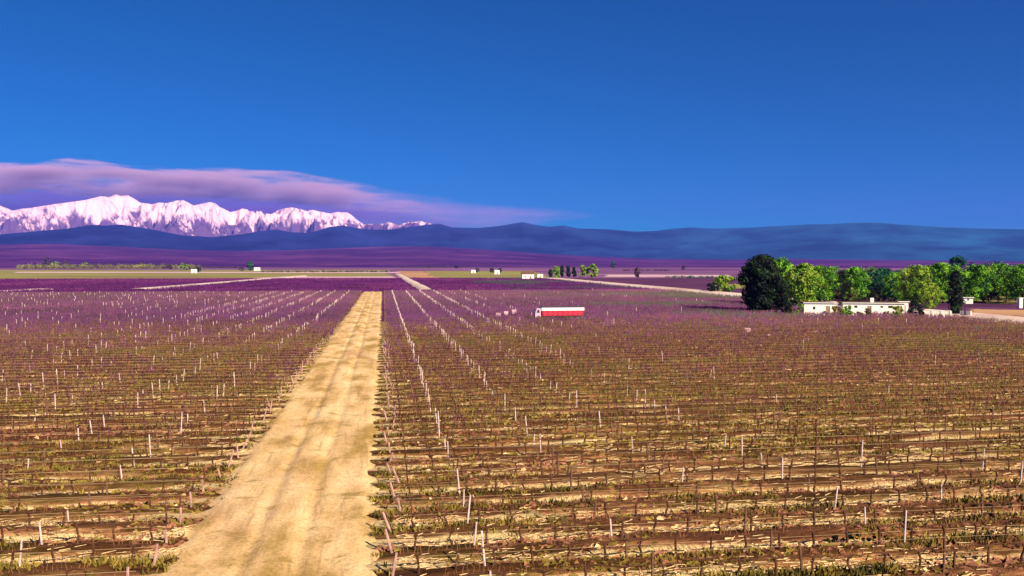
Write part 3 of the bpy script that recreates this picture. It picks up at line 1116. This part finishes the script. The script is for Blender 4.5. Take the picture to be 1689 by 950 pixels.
def tree_px(name, px, base, top, wpx, mat, label, **kw):
    g = ground(px, base)
    d = g.x * F2.x + g.y * F2.y
    s = d / FPX
    return tree(name, (g.x, g.y, 0), (base - top) * s, wpx * s, mat, label, **kw)


L_, G_, B_, T_, P_ = M['leaf_lime'], M['leaf_green'], M['leaf_black'], M['leaf_teal'], M['leaf_plum']
GR = 'trees of the grove by the white farmhouse'
# the grove at the right
tree_px('shade_tree', 1256, 518, 420, 82, B_, 'tall nearly black tree at the left end of the grove', shape='spread', clumps=120, per=130, trunk_frac=.05, seed=3, group=GR)
tree_px('shade_tree', 1290, 519, 456, 42, B_, 'shorter black tree overlapping the right side of the tallest dark tree', shape='round', clumps=50, per=90, trunk_frac=.04, seed=5, group=GR)
tree_px('leafy_tree', 1284, 506, 424, 57, G_, 'green tree peeking over the right shoulder of the black tree', shape='round', clumps=80, per=80, seed=6, group=GR)
tree_px('bush', 1196, 482, 454, 46, L_, 'yellow green bush left of the tall black tree', cat='bush', shape='round', clumps=50, per=90, trunk_frac=.02, seed=7, leaf=.34)
tree_px('bush', 1176, 483, 466, 22, B_, 'low black bush at the foot of the yellow green bush', cat='bush', shape='round', clumps=30, per=80, trunk_frac=.02, seed=8, leaf=.3)
tree_px('leafy_tree', 1322, 510, 434, 72, L_, 'bright yellow green tree above the small white house', shape='spread', clumps=90, per=80, seed=9, group=GR)
tree_px('leafy_tree', 1352, 500, 438, 74, G_, 'green tree directly behind the small white house', shape='spread', clumps=80, per=80, seed=10, group=GR)
tree_px('bush', 1318, 522, 500, 22, L_, 'low yellow green bush at the left corner of the small white house', cat='bush', shape='round', clumps=16, per=60, trunk_frac=.03, seed=11)
tree_px('leafy_tree', 1384, 500, 446, 55, B_, 'dark tree between the two white houses', shape='round', clumps=40, per=80, seed=12, group=GR)
tree_px('leafy_tree', 1410, 499, 440, 64, G_, 'green tree behind the left end of the long white house', shape='spread', clumps=80, per=80, seed=13, group=GR)
tree_px('leafy_tree', 1452, 498, 441, 72, T_, 'blue green tree behind the middle of the long white house', shape='spread', clumps=80, per=80, seed=14, group=GR)
tree_px('leafy_tree', 1484, 501, 448, 60, G_, 'green tree above the right end of the long white house', shape='round', clumps=50, per=80, seed=15, group=GR)
tree_px('leafy_tree', 1512, 505, 437, 67, L_, 'olive tree rising right of the long white house', shape='spread', clumps=80, per=80, seed=16, group=GR)
tree_px('leafy_tree', 1556, 500, 432, 79, G_, 'broad green tree left of the dark cypress', shape='spread', clumps=90, per=80, seed=17, group=GR)
tree_px('cypress', 1575, 522, 446, 30, B_, 'narrow nearly black cypress in front of the right half of the grove', cat='cypress', shape='column', clumps=50, per=90, trunk_frac=.02, seed=18)
tree_px('cone_tree', 1510, 517, 484, 30, B_, 'small black cone shaped tree beside the long white house', shape='cone', clumps=30, per=80, trunk_frac=.02, seed=19)
tree_px('cone_tree', 1537, 514, 470, 44, L_, 'drooping yellow green tree above the low white wall', shape='spread', clumps=40, per=90, trunk_frac=.12, seed=20)
tree_px('leafy_tree', 1608, 500, 436, 67, G_, 'green tree right of the dark cypress', shape='spread', clumps=80, per=80, seed=21, group=GR)
tree_px('cone_tree', 1632, 499, 454, 42, B_, 'black cone shaped tree near the right edge of the photo', shape='cone', clumps=44, per=90, trunk_frac=.02, seed=22)
tree_px('leafy_tree', 1646, 494, 434, 72, G_, 'green tree behind the black cone shaped tree', shape='spread', clumps=80, per=80, seed=23, group=GR)
tree_px('leafy_tree', 1686, 500, 435, 62, G_, 'rightmost green tree of the grove', shape='spread', clumps=80, per=80, seed=24, group=GR)
tree_px('leafy_tree', 1584, 488, 421, 48, T_, 'blue green tree top standing above the rest of the grove', shape='round', clumps=40, per=80, seed=25, group=GR)
tree_px('leafy_tree', 1640, 486, 430, 52, T_, 'blue green tree at the back near the right edge', shape='round', clumps=40, per=80, seed=26, group=GR)
tree_px('leafy_tree', 1726, 503, 432, 72, G_, 'green tree just outside the right edge of the photo', shape='spread', clumps=50, per=80, seed=27, group=GR)
# back row filling the grove
for k, (px, tp, mt) in enumerate([(1318, 440, G_), (1344, 437, L_), (1374, 439, G_), (1400, 444, T_), (1430, 440, G_), (1466, 443, T_), (1496, 441, L_),
                                  (1532, 436, G_), (1566, 437, L_), (1600, 438, G_), (1624, 437, L_), (1664, 436, G_), (1700, 436, T_)]):
    nb = ['black tree', 'small square house', 'gap between the houses', 'long house left end', 'long house chimney', 'long house middle', 'long house right end',
          'drooping tree', 'cypress left side', 'white shed', 'black cone tree left side', 'black cone tree right side', 'right photo edge'][k]
    tree_px('grove_tree', px, 494, tp, 62, mt, 'back row tree of the grove standing behind the ' + nb, shape='round', clumps=60, per=70,
            trunk_frac=.04, seed=200 + k, group=GR)
# small trees in the far distance
FAR = 'small trees at the far edge of the fields'
far_specs = [
    ('poplar', 908, 459, 444, 8, B_, 'thin dark poplar at the left end of the far tree clump', 'column'),
    ('leafy_tree', 917, 459, 439, 14, L_, 'bright green tree in the far clump beside the pale track', 'round'),
    ('poplar', 927, 457, 438, 8, B_, 'tall dark poplar right of the bright green far tree', 'column'),
    ('poplar', 937, 457, 438, 9, B_, 'middle dark poplar of the far clump', 'cone'),
    ('poplar', 947, 457, 440, 9, B_, 'rightmost dark poplar of the far clump', 'cone'),
    ('leafy_tree', 962, 457, 437, 16, L_, 'pale green tree just right of the far poplars', 'round'),
    ('leafy_tree', 977, 458, 435, 22, L_, 'wide yellow green tree right of the far poplars', 'round'),
    ('leafy_tree', 1011, 442, 431, 11, T_, 'lone blue black tree on the far plain', 'round'),
    ('leafy_tree', 1051, 458, 441, 12, P_, 'lone plum coloured tree on the pale strip', 'round'),
    ('leafy_tree', 1127, 445, 438, 8, P_, 'small plum tree left of the grove far on the plain', 'round'),
    ('leafy_tree', 876, 457, 449, 12, B_, 'dark tree behind the small white shed in the middle distance', 'round'),
    ('leafy_tree', 862, 458, 450, 8, B_, 'dark tree left of the small white shed in the middle distance', 'round'),
    ('leafy_tree', 811, 450, 442, 9, B_, 'left one of two dark trees by a far white hut', 'round'),
    ('leafy_tree', 824, 450, 442, 9, B_, 'right one of two dark trees by a far white hut', 'round'),
    ('leafy_tree', 787, 449, 442, 9, B_, 'dark tree beside the far hut above the yellow field', 'round'),
    ('leafy_tree', 412, 446, 431, 15, T_, 'dark blue tree beside a far white hut on the left', 'round'),
    ('leafy_tree', 398, 447, 441, 12, B_, 'low dark tree left of the dark blue tree', 'round'),
    ('leafy_tree', 328, 449, 441, 11, B_, 'dark tree by a tiny white hut on the left field', 'round'),
    ('leafy_tree', 304, 446, 434, 20, L_, 'yellow green tree on the left field', 'round'),
    ('leafy_tree', 281, 444, 435, 9, P_, 'small plum tree left of the yellow green tree', 'round'),
    ('leafy_tree', 78, 442, 424, 14, P_, 'plum coloured tree near the left edge of the photo', 'round'),
    ('leafy_tree', 92, 443, 431, 16, L_, 'pale green tree right of the leftmost plum tree', 'round'),
    ('leafy_tree', 107, 442, 429, 7, P_, 'thin plum tree between two pale green trees', 'column'),
    ('leafy_tree', 139, 443, 433, 16, L_, 'yellow green tree in the left hedge', 'round'),
    ('leafy_tree', 62, 442, 436, 9, P_, 'low plum tree at the left hedge', 'round'),
    ('leafy_tree', 232, 443, 433, 14, P_, 'plum and olive tree halfway along the left hedge', 'round'),
    ('leafy_tree', 250, 443, 435, 10, L_, 'olive tree right of the plum tree in the left hedge', 'round'),
    ('leafy_tree', 752, 443, 436, 8, P_, 'small plum tree above the yellow field', 'round'),
]
for k, (nm, px, b, tp, wd, mt, lb, shp) in enumerate(far_specs):
    tree_px(nm, px, b, tp, wd, mt, lb, shape=shp, clumps=26, per=44, trunk_frac=.04, leaf=(b - tp) * math.hypot(*ground(px, b).xy) / FPX * .075, seed=60 + k, group=FAR)
# hedges of small dark bushes: too low and far to tell apart
def hedge(name, x0, x1, py, hpx, mat, label, seed):
    rd = np.random.default_rng(seed)
    g0, g1 = ground(x0, py), ground(x1, py)
    s = math.hypot(g0.x, g0.y) / FPX
    n = int((x1 - x0) * 1.1)
    u = rd.random(n)
    C_ = np.column_stack([g0.x + (g1.x - g0.x) * u, g0.y + (g1.y - g0.y) * u + rd.normal(0, 8, n), rd.random(n) * hpx * s * .45])
    V, Fc = leaf_cloud(C_, rd.uniform(.25, .6, n) * hpx * s, 26, hpx * s * .10, rd)
    tag(link(name, np_mesh(name, V, Fc, mat)), label, 'hedge', kind='stuff')


hedge('hedge', 28, 330, 443.2, 10, M['leaf_dusty'], 'long olive hedge along the far edge of the left field', 1)
hedge('hedge', 30, 400, 442.4, 5, P_, 'dark plum scrub line behind the left field', 2)
hedge('hedge', 430, 645, 449.0, 5, P_, 'dark scrub line beyond the pale strip left of the track', 3)
hedge('hedge', 655, 762, 441.6, 6, P_, 'dark plum scrub line above the yellow field', 4)
hedge('hedge', 1030, 1105, 447.0, 5, P_, 'dark plum scrub line on the plain left of the grove', 5)
hedge('hedge', 1100, 1185, 458.5, 6, T_, 'blue green scrub below the pale strip left of the grove', 6)

# bushes in front of and between the white houses
for k, (px, b, tp, wd, mt, lab) in enumerate([
        (1376, 522, 505, 16, M['weed'], 'olive bush hiding the right corner of the small square house'),
        (1392, 523, 508, 14, L_, 'yellow green bush at the left corner of the long white house'),
        (1418, 523, 514, 20, B_, 'low dark bush against the front of the long white house'),
        (1462, 523, 513, 16, M['weed'], 'low olive bush against the front of the long house near its right end'),
        (1502, 523, 506, 14, B_, 'dark bush by the narrow outbuilding'),
        (1400, 500, 480, 40, B_, 'dark bush behind the roof at the left end of the long house'),
        (1445, 500, 478, 34, B_, 'dark bush behind the chimney of the long house'),
        (1360, 500, 480, 30, B_, 'dark bush behind the roof of the small square house'),
        (1480, 502, 482, 34, G_, 'green bush behind the roof at the right end of the long house'),
        (1610, 500, 480, 24, B_, 'dark bush right of the tiny white shed')]):
    tree_px('bush', px, b, tp, wd, mt, lab, cat='bush', shape='round', clumps=24, per=60, trunk_frac=.02, seed=300 + k)

for k, (px, b, tp, wd, mt, lab) in enumerate([
        (1330, 500, 470, 30, G_, 'green bush above the left corner of the small square house'),
        (1408, 501, 474, 34, L_, 'lime bush hanging over the left roof of the long house'),
        (1436, 502, 486, 28, M['leaf_dusty'], 'dusty brown bush behind the long house just left of the chimney'),
        (1466, 502, 480, 30, B_, 'dark bush behind the long house right of the chimney'),
        (1398, 526, 503, 18, G_, 'green bush covering the gap before the long house'),
        (1432, 526, 508, 16, M['leaf_dusty'], 'dusty bush against the long white house below the chimney'),
        (1480, 526, 504, 22, L_, 'lime bush in front of the right end of the long house'),
        (1516, 526, 508, 18, B_, 'black bush left of the low whitewashed wall'),
        (1300, 523, 498, 22, B_, 'black bush at the right foot of the tall black trees'),
        (1552, 502, 478, 30, G_, 'green bush behind the drooping tree near the cypress'),
        (1598, 490, 468, 34, B_, 'dark bush above the tiny white shed'),
        (1660, 499, 470, 40, G_, 'green bush filling the grove near the right photo edge')]):
    tree_px('bush', px, b, tp, wd, mt, lab, cat='bush', shape='round', clumps=24, per=60, trunk_frac=.02, seed=340 + k)

# low dark shrubs among the near rows
for k, (px, py, wpx, hpx) in enumerate([(1640, 848, 130, 22), (1395, 908, 110, 26), (1225, 934, 70, 16), (1195, 748, 60, 14), (1450, 742, 70, 22)]):
    g = ground(px, py)
    s = math.hypot(g.x, g.y) / FPX
    lab = ['dark wide weed clump near the right edge between the rows', 'blackish weed clump low in the right part of the vineyard',
           'small dark weed clump near the bottom edge', 'dark olive weed clump halfway up the right side rows', 'dark green weed clump in the middle rows at the right'][k]
    tree('weed_clump', (g.x, g.y, 0), hpx * s, wpx * s, [B_, B_, B_, M['weed'], M['weed']][k], lab, cat='weed clump', shape='round', clumps=26, per=50,
         trunk_frac=.0, seed=90 + k, leaf=.05, dep=wpx * s * .35, group='weed clumps between the vine rows')


# ------------------------------------------------------------------ BUILDINGS
def wall_grid(mb, x0, x1, z0, z1, y0, y1, holes):
    """front wall in the xz plane with rectangular openings left out"""
    xs_ = sorted({x0, x1, *[h[0] for h in holes], *[h[1] for h in holes]})
    zs_ = sorted({z0, z1, *[h[2] for h in holes], *[h[3] for h in holes]})
    for a, b in zip(xs_, xs_[1:]):
        for c_, d in zip(zs_, zs_[1:]):
            mx, mz = (a + b) / 2, (c_ + d) / 2
            if any(h[0] < mx < h[1] and h[2] < mz < h[3] for h in holes): continue
            mb.box(a, y0, c_, b, y1, d)


def house(px, base, w_, d_, h_, label, wins=(), doors=(), roof='flat', rot=None, name='white_house', mat=None):
    g = ground(px, base)
    rz = -math.atan2(g.x, g.y) * .6 if rot is None else rot
    t = empty(name, (g.x, g.y, 0), rz)
    tag(t, label, 'house' if w_ > 3 else 'hut')
    mat = mat or M['white']
    th = .25
    holes = [(x, x + ww, z, z + hh) for x, z, ww, hh in wins] + [(x, x + ww, 0, hh) for x, ww, hh in doors]
    mb = MB()
    wall_grid(mb, -w_ / 2, w_ / 2, 0, h_, 0, th, holes)
    mb.box(-w_ / 2, th, 0, -w_ / 2 + th, d_ - th, h_).box(w_ / 2 - th, th, 0, w_ / 2, d_ - th, h_).box(-w_ / 2, d_ - th, 0, w_ / 2, d_, h_)
    mb.build('wall', mat, t)
    for x, z, ww, hh in wins:
        f = MB().box(x, .08, z, x + .07, .16, z + hh).box(x + ww - .07, .08, z, x + ww, .16, z + hh).box(x + .07, .08, z, x + ww - .07, .16, z + .07) \
            .box(x + .07, .08, z + hh - .07, x + ww - .07, .16, z + hh).build('window', M['frame'], t)
        MB().box(x + .07, .11, z + .07, x + ww - .07, .13, z + hh - .07).build('pane', M['pane'], f)
    for x, ww, hh in doors:
        dd = MB().box(x + .003, .1, 0, x + ww - .003, .16, hh - .003).build('door', M['frame'], t)
        MB().box(x + ww - .2, .05, 1.0, x + ww - .12, .1, 1.12).build('handle', M['metal'], dd)
    if roof == 'flat':
        MB().box(-w_ / 2 - .2, -.25, h_ + .003, w_ / 2 + .2, d_ + .2, h_ + .18).build('roof', M['roof'], t)
        MB().box(-w_ / 2 - .24, -.30, h_ + .02, w_ / 2 + .24, -.255, h_ + .16).build('fascia', M['whitepaint'], t)
    else:
        rh = w_ * .18 if d_ > w_ else d_ * .22
        o = .25
        MB().poly([(-w_ / 2 - o, -o, h_), (w_ / 2 + o, -o, h_), (w_ / 2 + o, d_ + o, h_), (-w_ / 2 - o, d_ + o, h_),
                   (-w_ / 2 - o, d_ / 2, h_ + rh), (w_ / 2 + o, d_ / 2, h_ + rh),
                   (-w_ / 2 - o, -o, h_ - .1), (w_ / 2 + o, -o, h_ - .1), (w_ / 2 + o, d_ + o, h_ - .1), (-w_ / 2 - o, d_ + o, h_ - .1)],
                  [(0, 1, 5, 4), (2, 3, 4, 5), (0, 4, 3), (1, 2, 5), (0, 6, 7, 1), (2, 8, 9, 3), (1, 7, 8, 2), (3, 9, 6, 0), (6, 9, 8, 7)]).build('roof', M['roof'], t)
    return t


house(1351, 521, 5.6, 4.5, 2.45, 'small square white house under the bright green trees', wins=[(-1.2, 1.2, .5, .6)], doors=[(1.2, .8, 1.9)])
hh_ = house(1441, 521, 11.2, 5, 2.4, 'long low white house in front of the grove', wins=[(1.2, 1.55, .5, .4), (2.6, 1.5, .9, .5), (-3.6, 1.5, .6, .5)], doors=[(4.4, .8, 1.95), (-1.2, .8, 1.9)])
MB().box(-.45, .8, 2.6, .2, 1.4, 3.45).build('chimney', M['white'], hh_)
house(1490, 519, 1.8, 2.5, 2.5, 'narrow white outbuilding at the right end of the long house', doors=[(-.4, .8, 1.9)], name='outbuilding')
house(1597, 501, 2.2, 2.2, 1.5, 'tiny white shed between the cypress and the right hand trees', wins=[(-.3, .8, .5, .4)], name='shed')
house(1384, 520, 1.5, 1.5, 1.9, 'very small pale shed between the two white houses', doors=[(-.4, .7, 1.6)], name='shed')
house(871, 461, 8.0, 8, 3.6, 'small white shed with a dark roof beside the far vineyard', wins=[(-2, 1.4, 1, .8)], doors=[(1, 1.2, 2.2)], roof='gable', name='shed')
house(891, 459, 4.0, 5, 3.0, 'tiny pale hut between the white shed and the far poplars', doors=[(-.5, 1.0, 2)], name='hut')
house(820, 452.5, 5.0, 6, 4.2, 'tiny white hut in front of two dark trees on the plain', doors=[(-.5, 1.2, 2)], name='hut')
house(781, 450.5, 5.0, 6, 3.6, 'tiny white hut at the right end of the yellow field', doors=[(-.5, 1.2, 2)], name='hut')
house(424, 446.5, 9.0, 8, 5.0, 'far white hut right of the dark blue tree on the left', doors=[(-.5, 1.2, 2)], name='hut')
house(320, 450.5, 6.0, 6, 4.4, 'tiny white hut left of a dark tree on the left field', doors=[(-.5, 1.2, 2)], name='hut')

# low white wall with piers in front of the grove
g0, g1 = ground(1523, 524), ground(1568, 525)
t = empty('garden_wall', (g0.x, g0.y, 0), math.atan2(g1.y - g0.y, g1.x - g0.x))
L = (g1 - g0).length
tag(t, 'low whitewashed wall in front of the drooping yellow green tree', 'wall')
MB().box(0, 0, 0, L, .22, 1.35).build('wall_panel', M['white'], t)
MB().box(-.06, -.05, 1.353, L + .06, .27, 1.43).build('coping', M['white'], t)
for k in range(4):
    x = L * k / 3
    MB().box(x - .18, -.08, 0, x + .18, -.003, 1.35).build('pier', M['white'], t)
g0, g1 = ground(1583, 524), ground(1601, 525)
t = empty('garden_wall', (g0.x, g0.y, 0), math.atan2(g1.y - g0.y, g1.x - g0.x))
L = (g1 - g0).length
tag(t, 'short pale yellow wall with a dark gatepost right of the cypress', 'wall')
MB().box(0, 0, 0, L, .22, 1.3).build('wall_panel', M['white'], t)
MB().box(L * .45, -.12, 0, L * .45 + .22, -.003, 1.9).build('gatepost', M['metal'], t)
g = ground(1682, 508)
t = empty('gate_pillar', (g.x, g.y, 0))
tag(t, 'small white pillar beside the pale track at the right edge', 'pillar')
MB().box(-.4, -.4, 0, .4, .4, 2.2).build('shaft', M['white'], t)
MB().box(-.5, -.5, 2.203, .5, .5, 2.38).build('cap', M['white'], t)


# ------------------------------------------------------------------ TRUCK among the vines
def wheel(parent, x, y, r=.48, w_=.28, n=18):
    t = MB()
    t.tube([(x, y - w_ / 2, r), (x, y - w_ * .42, r), (x, y + w_ * .42, r), (x, y + w_ / 2, r)], [r * .92, r, r, r * .92], n)
    o = t.build('wheel', M['rubber'], parent)
    MB().tube([(x, y - w_ / 2 - .02, r), (x, y + w_ / 2 + .02, r)], r * .52, 12).build('rim', M['metal'], o)


t = empty('farm_truck', (TRUCK.x, TRUCK.y, 0))
tag(t, 'long red farm truck with a white top standing among the vines', 'truck')
MB().box(-4.2, -.5, .55, 4.3, .5, .8).build('chassis', M['metal'], t)
rb_ = MB()
rb_.box(-3.1, -1.15, .95, 4.3, 1.15, 1.1)
for s in (-1, 1):
    rb_.box(-3.1, s * 1.15 - .03, 1.1, 4.3, s * 1.15 + .03, 1.85)
rb_.box(-3.1, -1.12, 1.1, -3.04, 1.12, 1.85).box(4.24, -1.12, 1.1, 4.3, 1.12, 1.85)
rb_.build('red_body', M['redpaint'], t)
for k in range(9):
    x = -3.0 + k * .9
    MB().box(x, -1.24, 1.0, x + .09, -1.183, 1.86).build('side_rib', M['redpaint'], t)
MB().box(-3.25, -1.22, 1.87, 4.42, 1.22, 2.40).build('white_top', M['whitepaint'], t)
MB().box(-3.25, -1.26, 2.403, 4.42, 1.26, 2.50).build('top_rim', M['metal'], t)
cb = MB()
cb.poly([(-4.35, -1.05, .7), (-3.35, -1.05, .7), (-3.35, -1.05, 2.25), (-4.05, -1.05, 2.25), (-4.35, -1.05, 1.5),
         (-4.35, 1.05, .7), (-3.35, 1.05, .7), (-3.35, 1.05, 2.25), (-4.05, 1.05, 2.25), (-4.35, 1.05, 1.5)],
        [(0, 1, 2, 3, 4), (9, 8, 7, 6, 5), (0, 4, 9, 5), (4, 3, 8, 9), (3, 2, 7, 8), (2, 1, 6, 7), (1, 0, 5, 6)])
cbo = cb.build('cab', M['pinkpaint'], t)
MB().poly([(-4.11, -1.056, 1.5), (-3.6, -1.056, 1.5), (-3.6, -1.056, 2.0), (-3.95, -1.056, 2.0)], [(0, 1, 2, 3)]).build('side_window', M['pane'], cbo)
MB().poly([(-4.345, -.9, 1.55), (-4.07, -.9, 2.20), (-4.07, .9, 2.20), (-4.345, .9, 1.55)], [(0, 1, 2, 3)]).build('windscreen', M['pane'], cbo, loc=(-.012, 0, .006))
for s in (-1, 1):
    MB().box(-4.42, s * .75 - .12, .85, -4.353, s * .75 + .12, 1.05).build('headlight', M['whitepaint'], t)
for x in (-3.75, 2.2, 3.3):
    for y in (-.95, .95): wheel(t, x, y)


# ------------------------------------------------------------------ white harvest bins
def bin_at(px, py, s, label, group='white harvest bins among the vines', z0=0.0):
    g = ground(px, py)
    t = empty('harvest_bin', (g.x, g.y, z0), random.uniform(-.4, .4))
    tag(t, label, 'bin', group)
    for k in range(4):
        z = .12 + k * .22
        for (x0, y0, x1, y1) in ((-.5, -.5, .5, -.46), (-.5, .46, .5, .5), (-.5, -.455, -.46, .455), (.46, -.455, .5, .455)):
            MB().box(x0 * s, y0 * s, z * s, x1 * s, y1 * s, (z + .19) * s).build('board', M['pinkpaint'], t)
    MB().box(-.45 * s, -.45 * s, .06 * s, .45 * s, .45 * s, .115 * s).build('floor_board', M['whitepaint'], t)
    for x in (-.4, .4):
        MB().box((x - .06) * s, -.5 * s, 0, (x + .06) * s, .5 * s, .055 * s).build('skid', M['frame'], t)


bin_at(822, 523, .8, 'leftmost of three small pale bins left of the truck')
bin_at(834, 520, .8, 'middle of three small pale bins left of the truck')
bin_at(848, 518, .9, 'rightmost of three small pale bins left of the truck')
bin_at(1232, 550, .8, 'white bin in the vines below the tall black tree')
bin_at(1268, 557, .5, 'smaller pale bin right of the one below the black tree')
bin_at(1347, 552, .6, 'pale bin in the vines below the small white house')

# ------------------------------------------------------------------ haze
hz = MB().box(-17800, -17800, -14, 17800, 17800, 1260)
hzm = bpy.data.materials.new('haze_air')
hzm.use_nodes = True
ht = hzm.node_tree
ht.nodes.clear()
ho = ht.nodes.new('ShaderNodeOutputMaterial')
hv = ht.nodes.new('ShaderNodeVolumePrincipled')
hv.inputs['Color'].default_value = (0.13, 0.22, 1.0, 1)
hv.inputs['Density'].default_value = 1 / 25000.0
hv.inputs['Anisotropy'].default_value = 0.0
ht.links.new(hv.outputs[0], ho.inputs['Volume'])
o = hz.build('haze', hzm)
o['kind'] = 'stuff'
